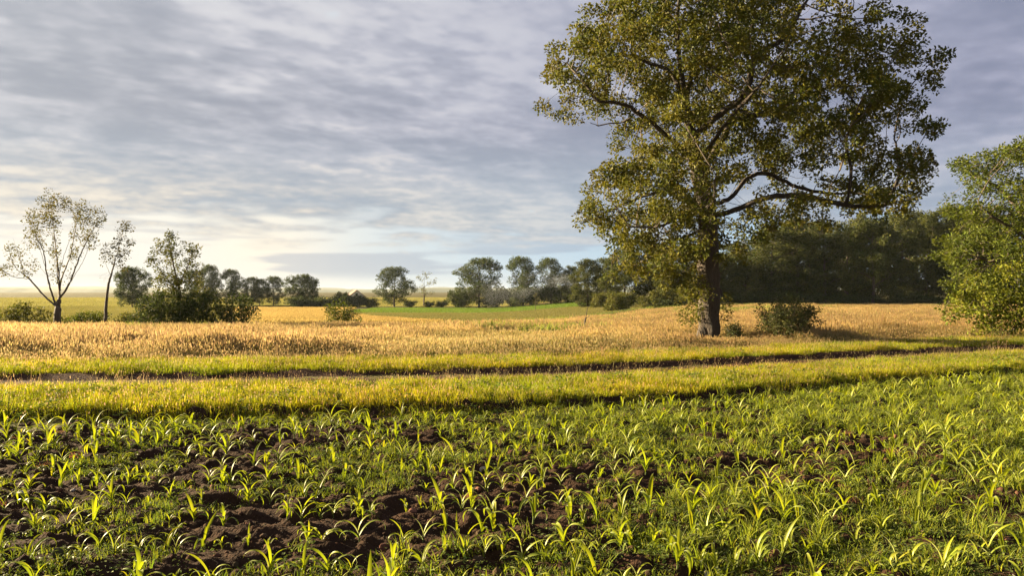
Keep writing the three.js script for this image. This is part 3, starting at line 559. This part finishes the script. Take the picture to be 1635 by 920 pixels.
  const fine = chainsOf(t, () => true).map((c) => { let k = c.findIndex((i, j) => j && t.R[i] <= 0.035); return k < 0 ? [] : c.slice(Math.max(0, k - 1)); }).filter((c) => c.length > 1);
  const shortLimbs = thick.slice(1).filter((c) => c.length <= 5);
  const tw = part('twigs', tubes(t, [...fine, ...shortLimbs], (q) => (q > 0.02 ? 5 : 3)), MAT.twig, root); tw.userData.kind = 'stuff';
  const colors = [[0.12, 0.117, 0.013], [0.095, 0.10, 0.012], [0.14, 0.128, 0.013], [0.078, 0.088, 0.012], [0.115, 0.10, 0.012]];
  part('crown', foliage(73, t, { twig: 0.014, per: 36, tips: 3, spread: 0.25, leaf: 0.115, wide: 0.65, colors, from: 2.0, bare: 0.08, flat: 0.3 }), MAT.leaf, root).userData.kind = 'stuff';
  // shoots sprouting from the trunk
  const sh = new Tris(), sr = rng(74);
  const sprays = []; for (let k = 0; k < 46; k++) { const an = sr() < 0.7 ? Math.PI + (sr() - 0.5) * 2.6 : sr() * 6.28; sprays.push([an, 0.45 + 0.55 * sr() * (k % 3 ? 1 : 1.5), 0.7 + 3.6 * sr(), 0.16 + 0.2 * sr()]); }
  const stems = [];
  for (const [an, dist, y, rad] of sprays) {
    stems.push([[Math.cos(an) * 0.3, y - 0.25 - 0.3 * dist, Math.sin(an) * 0.3], [Math.cos(an) * dist, y, Math.sin(an) * dist]]);
    for (let k = 0; k < 95; k++) {
      const [[ox, oy, oz]] = blob(sr, 1, Math.cos(an) * dist, y, Math.sin(an) * dist, rad, rad * 1.3, rad);
      TN.set(sr() - 0.5, sr() * 0.8, sr() - 0.5).normalize(); TT.set(Math.cos(an), sr() - 0.5, Math.sin(an)).normalize(); TT.addScaledVector(TN, -TT.dot(TN)).normalize();
      const ln = 0.07 + 0.06 * sr(); sh.leaf(ox, oy, oz, TN, TT, ln, ln * 0.62, vary(pick(colors, sr), sr, 0.25));
    }
  }
  const stemGeo = mergeGeometries(stems.map(([p, q]) => new THREE.TubeGeometry(new THREE.LineCurve3(new THREE.Vector3(...p), new THREE.Vector3(...q)), 1, 0.009, 4)));
  part('shoot_stems', stemGeo, MAT.twig, root).userData.kind = 'stuff';
  part('trunk_shoots', sh.build(), MAT.leaf, root).userData.kind = 'stuff';
  // bare dead twig on the sunny side
  const dead = grow(75, [[L(1000, 198, -1.0), L(985, 206, -1.0), L(968, 207, -1.0), L(950, 210, -1.0), L(938, 205, -1)], [L(950, 210, -1), L(948, 198, -1), L(951, 185, -1)], [L(1004, 232, -0.6), L(995, 240, -0.6), L(985, 238, -0.6)]], [], { step: 0.12, kill: 0.1, reach: 0.1, tip: 0.012, trunk: 0.035 });
  part('dead_branch', tubes(dead, chainsOf(dead, () => true), () => 5), MAT.twig, root);
  
}

// ---------------------------------------------------------------- other trees and bushes
// spec: crown ellipsoids in metres [x, y, z, rx, ry, rz] above the foot, trunk polylines
function plantTree(name, seed, o) {
  const r = rng(seed), pts = [];
  for (const [x, y, z, rx, ry = rx, rz = rx] of o.crown) pts.push(...blob(r, Math.round(o.density * Math.max(0.6, rx * ry * rz)) + 6, x, y, z, rx, ry, rz, o.hollow ?? 0));
  const t = grow(seed + 1, o.lines, pts, { step: o.step, kill: o.kill, reach: o.reach ?? 5, tip: o.tip ?? 0.01, trunk: o.trunk, pipe: 2.3, taper: o.taper, lift: o.lift ?? 0.15, iterations: o.iterations ?? 60 });
  const g = thing(name, 0, 0, 0);
  part('trunk', tubes(t, chainsOf(t, (q) => q > (o.cut ?? 0)), (q) => (q > 0.08 ? 8 : q > 0.03 ? 5 : 3), o.flare ?? 0), o.bark ?? MAT.twig, g);
  const c = part('crown', foliage(seed + 2, t, { twig: o.twig ?? 0.03, per: o.per, spread: o.spread, leaf: o.leaf, wide: o.wide, colors: o.colors, from: o.from, bare: o.bare, flat: o.flat, tips: o.tips }), MAT.leaf, g);
  c.userData.kind = 'stuff'; return g;
}
function put(g, px, d, label, category, group, turn, scale) {
  const v = at(px, d, -0.04); g.position.copy(v); if (turn !== undefined) g.rotation.y = turn; if (scale) g.scale.set(...[].concat(scale, scale, scale).slice(0, 3)); return tag(g, label, category, group);
}
function again(proto, name) { const c = proto.clone(); c.name = numbered(name); c.userData = {}; scene.add(c); return c; }
const WOODGREEN = [[0.07, 0.08, 0.014], [0.095, 0.10, 0.018], [0.05, 0.062, 0.012]];
const GREEN = [[0.06, 0.08, 0.016], [0.08, 0.095, 0.018], [0.045, 0.06, 0.014]], OLIVE = [[0.11, 0.11, 0.016], [0.14, 0.13, 0.02], [0.08, 0.09, 0.015]], BRIGHT = [[0.085, 0.105, 0.008], [0.11, 0.125, 0.010], [0.06, 0.08, 0.008]];

// left: open many-stemmed tree
{
  const d = 50, M = d / F, v = at(92, d), Q = (px, py, z = 0) => [(px - 92) * M, rowY(py, d) - v.y, z];
  const lines = [[Q(93, 530), Q(93, 495), Q(95, 480), Q(110, 455), Q(122, 425), Q(134, 395), Q(146, 372), Q(160, 350)], [Q(92, 492), Q(83, 465), Q(75, 435), Q(70, 400), Q(55, 372), Q(45, 345)], [Q(90, 488), Q(70, 470), Q(48, 445), Q(25, 425), Q(12, 390)], [Q(96, 478), Q(98, 450), Q(112, 410), Q(120, 370), Q(125, 330)], [Q(95, 480), Q(95, 440), Q(90, 400), Q(85, 350), Q(78, 312)], [Q(97, 478), Q(100, 440, 0.5), Q(104, 390, 1), Q(100, 340, 1.2)], [Q(80, 460), Q(72, 420, -0.8), Q(66, 370, -1.4), Q(58, 325, -1.6)], [Q(110, 455), Q(128, 420, 0.9), Q(140, 385, 1.4)], [Q(48, 445), Q(20, 440), Q(2, 428)], [Q(40, 438), Q(32, 412), Q(22, 380)], [Q(94, 470), Q(88, 430, -0.6), Q(98, 380, -1.0), Q(112, 335, -1.2)], [Q(84, 468), Q(86, 430, 0.8), Q(80, 390, 1.2), Q(70, 345, 1.3)], [Q(112, 452), Q(122, 410, -1), Q(128, 370, -1.5), Q(138, 340, -1.6)], [Q(100, 470), Q(106, 430, 1.0), Q(116, 395, 1.8), Q(124, 355, 2.0)], [Q(76, 440), Q(62, 410, 0.6), Q(54, 385, 0.9)], [Q(138, 385), Q(152, 375), Q(170, 345)]];
  const E = (px, py, rad, z = 0) => { const q = Q(px, py); return [q[0], q[1], z, rad * M, rad * M, rad * M]; };
  const crown = [E(75, 325, 16), E(55, 345, 14), E(110, 325, 18, 0.6), E(125, 335, 18, -0.6), E(150, 345, 18), E(165, 350, 10), E(135, 365, 16), E(70, 365, 16, 0.8), E(60, 385, 12), E(115, 375, 14, -1), E(100, 350, 16, 1.2), E(145, 385, 12), E(85, 400, 10), E(95, 425, 9), E(120, 405, 9), E(45, 430, 14, 0.4), E(22, 400, 16), E(12, 435, 12), E(75, 305, 6), E(100, 460, 8)];
  const g = plantTree('open_tree', 800, { crown, lines, density: 80, taper: 0.4, step: 0.17, kill: 0.2, reach: 2.6, trunk: 0.24, tip: 0.007, twig: 0.011, per: 8, spread: 0.22, leaf: 0.125, colors: [[0.13, 0.115, 0.014], [0.11, 0.10, 0.014], [0.15, 0.12, 0.016]], bare: 0.4, from: 3.0 });
  put(g, 92, d, 'sparse tree fanning out from a short trunk into thin stems', 'tree');
  // the slim one beside it
  const v2 = at(172, d), S = (px, py, z = 0) => [(px - 172) * M, rowY(py, d) - v2.y, z], E2 = (px, py, rad, z = 0) => { const q = S(px, py); return [q[0], q[1], z, rad * M, rad * M, rad * M]; };
  const g2 = plantTree('slim_tree', 820, { lines: [[S(170, 535), S(170, 490), S(174, 455), S(182, 425), S(190, 395), S(197, 370), S(203, 352)], [S(184, 418), S(198, 398), S(213, 385)], [S(178, 440), S(168, 415), S(166, 390)]], crown: [E2(202, 362, 12), E2(195, 375, 12), E2(210, 382, 9), E2(185, 395, 14), E2(198, 405, 12), E2(170, 415, 12), E2(190, 430, 14), E2(165, 445, 10)], density: 90, taper: 0.3, step: 0.14, kill: 0.18, reach: 2, trunk: 0.13, tip: 0.007, twig: 0.011, per: 7, spread: 0.2, leaf: 0.13, colors: [[0.085, 0.07, 0.014], [0.07, 0.065, 0.012]], bare: 0.55, from: 4.0 });
  put(g2, 172, d, 'slim leaning young tree with thin foliage beside the fanned tree', 'tree');
  // leafy shrub-tree
  const v3 = at(285, d), U = (px, py, z = 0) => [(px - 285) * M, rowY(py, d) - v3.y, z], E3 = (px, py, rad, z = 0) => { const q = U(px, py); return [q[0], q[1], z, rad * M, rad * M, rad * M]; };
  const g3 = plantTree('bushy_tree', 840, { lines: [[U(288, 535), U(288, 490), U(286, 455), U(278, 425), U(272, 390), U(272, 372)], [U(286, 455), U(300, 425), U(310, 395)], [U(287, 470), U(268, 445), U(252, 425)]], crown: [E3(272, 378, 12), E3(262, 395, 16), E3(285, 395, 16, 0.6), E3(308, 400, 14), E3(255, 420, 18, 0.5), E3(280, 420, 20, -0.6), E3(305, 422, 16), E3(262, 448, 20), E3(290, 450, 24, 0.8), E3(312, 452, 20), E3(270, 475, 24), E3(300, 478, 26, 0.4), E3(325, 478, 18)], density: 40, step: 0.17, kill: 0.22, reach: 2.4, trunk: 0.12, tip: 0.007, twig: 0.012, per: 12, spread: 0.22, leaf: 0.13, colors: OLIVE, bare: 0.05, from: 0.3 });
  put(g3, 285, d, 'leafy young tree rising out of the dark bushes', 'tree');
}
function bushSpec(w, h, o = {}) {                                     // a mound of several stems
  const r = rng(o.seed ?? 5), lines = [], crown = [];
  for (let k = 0; k < 6; k++) { const a = k / 6 * 6.28 + r(), q = w * 0.32; lines.push([[Math.cos(a) * 0.08, 0, Math.sin(a) * 0.08], [Math.cos(a) * q * 0.5, h * 0.35, Math.sin(a) * q * 0.5], [Math.cos(a) * q, h * (0.55 + 0.25 * r()), Math.sin(a) * q]]); }
  for (let k = 0; k < (o.lumps ?? 12); k++) { const a = r() * 6.28, q = Math.sqrt(r()) * w * 0.36, y = h * (0.2 + 0.58 * r() * (1 - (q / (w * 0.5)) ** 2 * 0.7)), s = h * (0.17 + 0.12 * r()); crown.push([Math.cos(a) * q, y, Math.sin(a) * q, s * (w / h > 1.4 ? 1.25 : 1), s, s]); }
  crown.push([0, h * 0.3, 0, w * 0.36, h * 0.28, w * 0.32], [w * 0.05, h * 0.72, 0, w * 0.22, h * 0.24, w * 0.2]);
  return { lines, crown };
}
function bush(name, seed, w, h, colors, o = {}) { return plantTree(name, seed, { ...bushSpec(w, h, { seed, lumps: o.lumps }), density: 24, step: 0.17, kill: 0.23, reach: 2.5, trunk: 0.05, tip: 0.006, twig: 0.05, per: 8, spread: 0.2, leaf: 0.13, colors, ...o }); }
put(bush('dark_bush', 860, 4.9, 3.1, GREEN, { density: 26, per: 12, lumps: 18 }), 268, 48.5, 'wide dark bush in shade below the leafy young tree', 'bush');
put(bush('dark_bush', 865, 3.6, 2.9, GREEN, { density: 26, per: 11 }), 325, 49, 'dark rounded bush between the leafy young tree and the wheat', 'bush');
put(bush('dark_bush', 870, 3.1, 2.6, GREEN, { density: 26, per: 11 }), 381, 49.5, 'dark bush with paler top at the edge of the wheat field', 'bush');
put(bush('hedge_bush', 875, 3.6, 2.1, OLIVE, { per: 11 }), 38, 49, 'low spreading bush at the foot of the fanned tree', 'bush');
put(bush('hedge_bush', 880, 3.2, 1.5, BRIGHT, { per: 10 }), 140, 51, 'low pale green bush between the fanned tree and slim tree', 'bush');
put(bush('hedge_bush', 885, 3.0, 1.5, OLIVE, { per: 10 }), 215, 50, 'low olive bush between the slim tree and dark bushes', 'bush');
put(bush('hedge_bush', 887, 2.2, 1.0, OLIVE, { per: 10 }), 95, 52, 'very low olive scrub behind the trunk of the fanned tree', 'bush');
put(bush('round_bush', 890, 3.1, 2.5, BRIGHT, { per: 9 }), 543, 57, 'solitary round bush standing in front of the golden wheat', 'bush');
// by the oak
put(bush('bramble_bush', 900, 2.9, 1.7, [[0.06, 0.07, 0.02], [0.08, 0.085, 0.025], [0.11, 0.11, 0.03]], { leaf: 0.07, spread: 0.14, per: 15, step: 0.1, kill: 0.16, density: 60, tip: 0.005 }), 1255, 25.6, 'dark tangled bramble bush beside the oak', 'bush');
put(bush('bramble_bush', 905, 0.75, 0.72, [[0.06, 0.07, 0.02], [0.10, 0.10, 0.03]], { leaf: 0.07, spread: 0.1, per: 8, step: 0.08, kill: 0.12, density: 160, tip: 0.005 }), 1172, 26, 'small dark bramble sprig at the foot of the oak', 'bush');

// right edge: ash-like tree and the bright shrub under it
{
  const d = 33, M = d / F, v = at(1668, d), Q = (px, py, z = 0) => [(px - 1668) * M, rowY(py, d) - v.y, z], r = rng(930), crown = [];
  for (const [px, py, rad] of [[1545, 268, 18], [1565, 262, 24], [1580, 300, 32], [1600, 255, 26], [1625, 245, 26], [1640, 290, 40], [1550, 340, 28], [1590, 345, 40], [1535, 385, 26], [1570, 395, 40], [1520, 415, 20], [1555, 440, 34], [1600, 430, 44], [1640, 370, 50], [1680, 250, 50], [1690, 330, 60], [1740, 290, 55], [1750, 370, 60], [1680, 430, 50], [1740, 430, 50], [1620, 320, 40]]) for (const z of [-1.6, 0.2, 1.8]) { const q = Q(px + (r() - 0.5) * 16, py + (r() - 0.5) * 16); crown.push([q[0], q[1], z * (px > 1560 ? 1 : 0.4) + (r() - 0.5), rad * M, rad * M * 0.7, rad * M]); }
  const g = plantTree('spreading_tree', 940, { crown, lines: [[Q(1668, 545), Q(1668, 480), Q(1665, 420), Q(1660, 350), Q(1665, 280)], [Q(1666, 430), Q(1620, 380, 0.6), Q(1570, 350, 0.8), Q(1545, 330, 0.8)], [Q(1664, 390), Q(1620, 300, -0.8), Q(1570, 270, -0.9)], [Q(1667, 450), Q(1610, 430, 0.8), Q(1540, 410, 0.8)], [Q(1664, 380), Q(1700, 320, 0.5), Q(1740, 300, 0.5)], [Q(1667, 460), Q(1640, 420, 2.0), Q(1620, 380, 2.8)]], density: 30, step: 0.22, kill: 0.30, reach: 3, trunk: 0.26, tip: 0.008, twig: 0.014, per: 26, tips: 3, spread: 0.26, leaf: 0.135, wide: 0.5, colors: BRIGHT, from: 1.5, flat: 0.5 });
  put(g, 1668, d, 'spreading bright green tree above the rounded sunlit shrub', 'tree');
}
put(bush('sunlit_shrub', 950, 5.2, 3.0, [[0.13, 0.145, 0.009], [0.16, 0.165, 0.011], [0.09, 0.11, 0.008]], { leaf: 0.12, per: 15, density: 22, lumps: 26, step: 0.2, kill: 0.26 }), 1602, 27.5, 'big rounded sunlit green shrub at the end of the meadow', 'bush');

// dead sapling in the meadow
{
  const d = 36, M = d / F, v = at(934, d), Q = (px, py, z = 0) => [(px - 934) * M, rowY(py, d) - v.y, z], t = grow(960, [[Q(933, 545), Q(933, 530), Q(934, 515), Q(936, 500), Q(938, 490)], [Q(933, 524), Q(926, 518), Q(919, 512)], [Q(935, 508), Q(939, 505), Q(941, 502)]], [], { step: 0.09, kill: 0.1, reach: 0.1, tip: 0.016, trunk: 0.075 });
  const g = thing('dead_sapling', 0, 0, 0); const ch = chainsOf(t, () => true);
  part('trunk', tubes(t, [ch[0]], () => 7), MAT.bark, g); for (const c of ch.slice(1)) part('branch', tubes(t, [c], () => 5), MAT.twig, g);
  put(g, 934, d, 'short bare dead sapling sticking up from the meadow', 'dead tree');
}

// ---------------------------------------------------------------- wood behind the oak and the far trees: a few crowns, each reused at its own size and turn
function roundTree(seed, h, w, lowest, colors, o = {}) {
  const r = rng(seed), crown = [], lines = [[[0, 0, 0], [0.1, h * 0.3, 0], [-0.1, h * 0.6, 0.1], [0, h * 0.85, 0]]];
  for (let k = 0; k < 7; k++) { const a = k * 2.4 + r(), y = h * (0.2 + 0.09 * k) + lowest * 0.3; lines.push([[0, y, 0], [Math.cos(a) * w * 0.15, y + h * 0.07, Math.sin(a) * w * 0.15], [Math.cos(a) * w * 0.33, y + h * 0.12, Math.sin(a) * w * 0.33]]); }
  const n = o.lumps ?? 26;
  for (let k = 0; k < n; k++) { const f = (k + r()) / n, y = lowest + (h - lowest) * f, prof = Math.pow(Math.sin(Math.PI * clamp(0.14 + 0.80 * f)), 0.7), a = r() * 6.28, q = w * 0.43 * prof * (0.12 + 0.88 * Math.sqrt(r())), s = w * (0.07 + 0.10 * r()) * (o.fat ?? 1); crown.push([Math.cos(a) * q, Math.min(y, h - s * 0.7), Math.sin(a) * q, s, s * 0.8, s]); }
  return { crown, lines, density: 5, step: h * 0.04, kill: h * 0.045, reach: h * 0.4, trunk: h * 0.022, taper: 0.5, tip: 0.02, twig: 0.06, per: 9, spread: h * 0.04, leaf: h * 0.024, tips: 4, colors, iterations: 40, ...o };
}
const PROTO = {
  broad: plantTree('wood_tree', 1000, roundTree(1001, 12, 10, 1.2, WOODGREEN, { per: 34, density: 16, leaf: 0.26, lumps: 46 })),
  dense: plantTree('wood_tree', 1010, roundTree(1011, 13, 9, 0.8, WOODGREEN, { per: 34, density: 16, leaf: 0.26, lumps: 46, fat: 1.1 })),
  tall: plantTree('wood_tree', 1020, roundTree(1021, 14, 8, 1.5, WOODGREEN, { per: 34, density: 16, leaf: 0.26, lumps: 46, fat: 1.1 })),
  round: plantTree('field_tree', 1030, roundTree(1031, 12, 11, 1.3, GREEN, { per: 14, density: 12, leaf: 0.30, lumps: 66 })),
  wide: plantTree('field_tree', 1040, roundTree(1041, 10, 12, 1.2, GREEN, { per: 13, density: 11, leaf: 0.30, lumps: 60 })),
  airy: plantTree('field_tree', 1050, roundTree(1051, 10, 6.5, 2.8, [[0.16, 0.16, 0.05], [0.14, 0.13, 0.04]], { per: 5, density: 4, leaf: 0.3, lumps: 14, bare: 0.2 })),
  scrub: bush('far_bush', 1060, 6, 4, OLIVE, { step: 0.35, kill: 0.5, reach: 4, per: 15, spread: 0.4, leaf: 0.3, density: 8 }),
  thicket: bush('far_bush', 1070, 6, 4, GREEN, { step: 0.35, kill: 0.5, reach: 4, per: 15, spread: 0.4, leaf: 0.3, density: 8 }),
};
const taken = new Set(), tr = rng(77);
const SIZE = { broad: [12, 10], dense: [13, 9], tall: [14, 8], round: [12, 11], wide: [10, 12], airy: [10, 6.5], scrub: [4, 6], thicket: [4, 6] };
function stand(kind, px, d, topPy, wPx, label, group) {               // stands a tree so high and so wide on its own ground
  const p = PROTO[kind], g = taken.has(kind) ? again(p, p.name.replace(/_\d+$/, '')) : p; taken.add(kind);
  const v = at(px, d), h = rowY(topPy, d) - v.y, w = wPx * d / F, [h0, w0] = SIZE[kind];
  return put(g, px, d, label, kind === 'scrub' || kind === 'thicket' ? 'bush' : 'tree', group, tr() * 6.28, [w / w0, h / h0, w / w0]);
}
// the wood
const WOOD = 'trees of the dark wood behind the oak', WL = 'dense dark tree in the shaded wood behind the oak';
for (const [k, px, d, top, w] of [['dense', 1110, 122, 420, 90], ['tall', 1150, 118, 408, 90], ['dense', 1190, 121, 395, 95], ['tall', 1232, 117, 372, 95], ['dense', 1272, 120, 350, 100], ['tall', 1315, 116, 362, 95], ['dense', 1352, 121, 358, 100], ['tall', 1438, 119, 346, 95], ['dense', 1478, 122, 344, 100], ['tall', 1520, 120, 338, 100], ['dense', 1568, 124, 345, 110], ['tall', 1620, 126, 350, 110],
  ['tall', 1170, 136, 395, 100], ['dense', 1240, 138, 365, 110], ['tall', 1300, 137, 358, 110], ['dense', 1380, 138, 352, 110], ['tall', 1460, 139, 350, 110], ['dense', 1540, 140, 345, 120]]) stand(k, px, d, top + (d < 130 ? 20 * (tr() - 0.45) : -8 * tr()), w * (0.85 + 0.35 * tr()), WL, WOOD);
stand('broad', 1393, 112, 352, 100, 'wood tree with a sunlit olive crown standing proud of the dark wood', null);
stand('broad', 1088, 112, 400, 90, 'sunlit olive tree at the end of the wood seen past the oak trunk', null);
const EL = 'sunlit tree at the end of the wood above the low bushes', EG = 'sunlit trees at the end of the wood';
for (const [px, d, top, w] of [[998, 118, 400, 84], [1045, 120, 388, 96]]) stand('broad', px, d, top, w, EL, EG);
stand('dense', 938, 138, 414, 66, 'dark green tree at the end of the wood beside the smoke', null);
stand('tall', 968, 142, 412, 60, 'tall narrow dark tree behind the end of the wood', null);
const UL = 'dark undergrowth bush along the foot of the wood', UG = 'bushes along the foot of the wood';
for (let px = 1105; px < 1520; px += 38) stand('thicket', px + tr() * 14, 112 + tr() * 3, 462 + tr() * 10, 62, UL, UG);
const BL = 'low sunlit bush at the corner of wood and meadow', BG = 'bushes at the corner of the wood';
for (const [px, d, top, w] of [[992, 101, 460, 62], [1030, 104, 468, 44], [1058, 103, 452, 56], [1090, 106, 462, 50]]) stand('scrub', px, d, top, w, BL, BG);
stand('thicket', 1072, 102, 474, 70, 'low dark hedge bush between the sunlit bushes and oak', null);
stand('scrub', 962, 128, 462, 44, 'small bush below the tall narrow dark tree', null);

// tree group in the smoke
stand('round', 765, 212, 413, 88, 'big dark tree standing clear of the smoke', null);
stand('round', 835, 202, 411, 66, 'broad tree rising behind the drifting smoke', null);
stand('round', 880, 205, 413, 56, 'smaller tree rising behind the smoke beside the wood', null);
stand('dense', 912, 196, 425, 40, 'narrow tree in the gap between the smoke and wood', null);
const SL = 'hazy bush in the row below the smoke', SG = 'bushes below the smoke';
for (const [px, top, w] of [[733, 458, 44], [790, 452, 52], [820, 456, 46], [852, 452, 52], [886, 450, 50], [915, 452, 46]]) stand('thicket', px, 214, top, w, SL, SG);
stand('airy', 855, 140, 467, 12, 'lone sapling standing on the green field', null);
// middle
stand('round', 630, 238, 427, 66, 'full round tree alone on the field edge', null);
stand('airy', 677, 246, 434, 38, 'pale thin tree beside the full round tree', null);
stand('wide', 483, 236, 439, 60, 'low wide brownish tree at the end of the hedge', null);
stand('round', 437, 246, 442, 38, 'round tree next to the low wide brownish tree', null);
const RL = 'hazy tree in the far row behind the wheat', RG = 'far tree row behind the wheat';
for (const [px, top, w] of [[312, 432, 44], [338, 424, 44], [372, 431, 44], [402, 443, 34], [415, 446, 30]]) stand('round', px, 252, top, w, RL, RG);
stand('wide', 212, 215, 427, 60, 'hazy round tree seen between the slim tree and dark bushes', null);
stand('thicket', 243, 230, 468, 60, 'far dark scrub between the hazy tree and dark bushes', null);
const HL = 'bush of the long dark hedge across the field', HG = 'bushes of the long dark hedge';
for (const [px, top, w] of [[475, 471, 44], [498, 473, 44], [520, 471, 46], [545, 469, 48], [568, 468, 50], [590, 473, 40]]) stand('thicket', px, 226, top, w, HL, HG);
stand('scrub', 548, 231, 462, 34, 'yellowish bush rising above the long dark hedge', null);
const FL = 'small far bush on the pale pasture', FG = 'small bushes on the pasture';
for (const [px, top, w, d] of [[655, 478, 26, 232], [685, 480, 22, 232], [705, 479, 26, 232]]) stand('thicket', px, d, top, w, FL, FG);

// ---------------------------------------------------------------- farmhouse gable behind the hedge
{
  const d = 330, v = at(570, d), g = thing('farmhouse', v.x, v.y - 0.1, v.z), H = rowY(463, d) - v.y, e = H - 2.3, w = 3.0, l = 9;
  const sh = new THREE.Shape([new THREE.Vector2(-w, 0), new THREE.Vector2(w, 0), new THREE.Vector2(w, e), new THREE.Vector2(0, H - 0.15), new THREE.Vector2(-w, e)]);
  const body = new THREE.ExtrudeGeometry(sh, { depth: l, bevelEnabled: false }); body.translate(0, 0, -l);
  part('wall', body, new THREE.MeshStandardMaterial({ color: lin(0.62, 0.56, 0.46), roughness: 0.9 }), g);
  const rm = new THREE.MeshStandardMaterial({ color: lin(0.16, 0.09, 0.06), roughness: 0.9 });
  for (const s of [-1, 1]) { const L = Math.hypot(w + 0.5, 2.3 * (w + 0.5) / w), b = new THREE.BoxGeometry(L, 0.14, l + 0.9), a = Math.atan2(2.3, w); b.translate(L / 2, 0.1, -l / 2); const m = part('roof', b, rm, g); m.position.y = H - 0.12; m.rotation.z = s > 0 ? -a : Math.PI + a; if (s < 0) m.scale.y = -1; }
  const win = part('window', new THREE.BoxGeometry(0.9, 1.0, 0.06), new THREE.MeshStandardMaterial({ color: lin(0.05, 0.06, 0.07), roughness: 0.2 }), g); win.position.set(0, e + 0.4, 0.02);
  g.rotation.y = 0.35;
  tag(g, 'small farmhouse gable with brown roof showing above the hedge', 'house');
}

// ---------------------------------------------------------------- drifting smoke: a cloud of fine particles, denser near its source
{
  const r = rng(91), T = new Tris(), d = 188, gauss = () => (r() + r() + r() + r() - 2) * 1.0;
  const path = table([[0, 470], [0.25, 466], [0.5, 458], [0.75, 452], [1, 444]]);
  for (let k = 0; k < 60000; k++) {
    const t = r(), px = lerp(915, 775, t) + gauss() * 12, w = 6 + 9 * t, wisp = (fbm(px * 0.03 + 4, 2, 3) - 0.5) * 30, py = lerp(449, 464, t) + gauss() * w * 1.5 + wisp, dd = d + gauss() * 5;
    if (fbm(px * 0.028 + py * 0.02 + 20, py * 0.055, 3) < 0.24 + 0.34 * r()) continue;
    const x = (px - CX) / F * dd, y = rowY(py, dd), s = 0.018 + 0.02 * r(); if (y < land(x, -dd) + 0.4) continue;
    TN.set(r() - 0.5, r() - 0.5, r() - 0.5).normalize(); TT.set(r() - 0.5, r() - 0.5, r() - 0.5); TT.addScaledVector(TN, -TT.dot(TN)).normalize();
    T.leaf(x, y, -dd, TN, TT, s, s, [1, 1, 1]);
  }
  const m = new THREE.Mesh(T.build(), leafMaterial(lin(0.42, 0.44, 0.46), 0.5)); m.name = numbered('smoke'); scene.add(shade(m));
  tag(m, 'thin white smoke drifting in front of the far trees', 'smoke', null, 'stuff');
}
renderer.render(scene, camera);
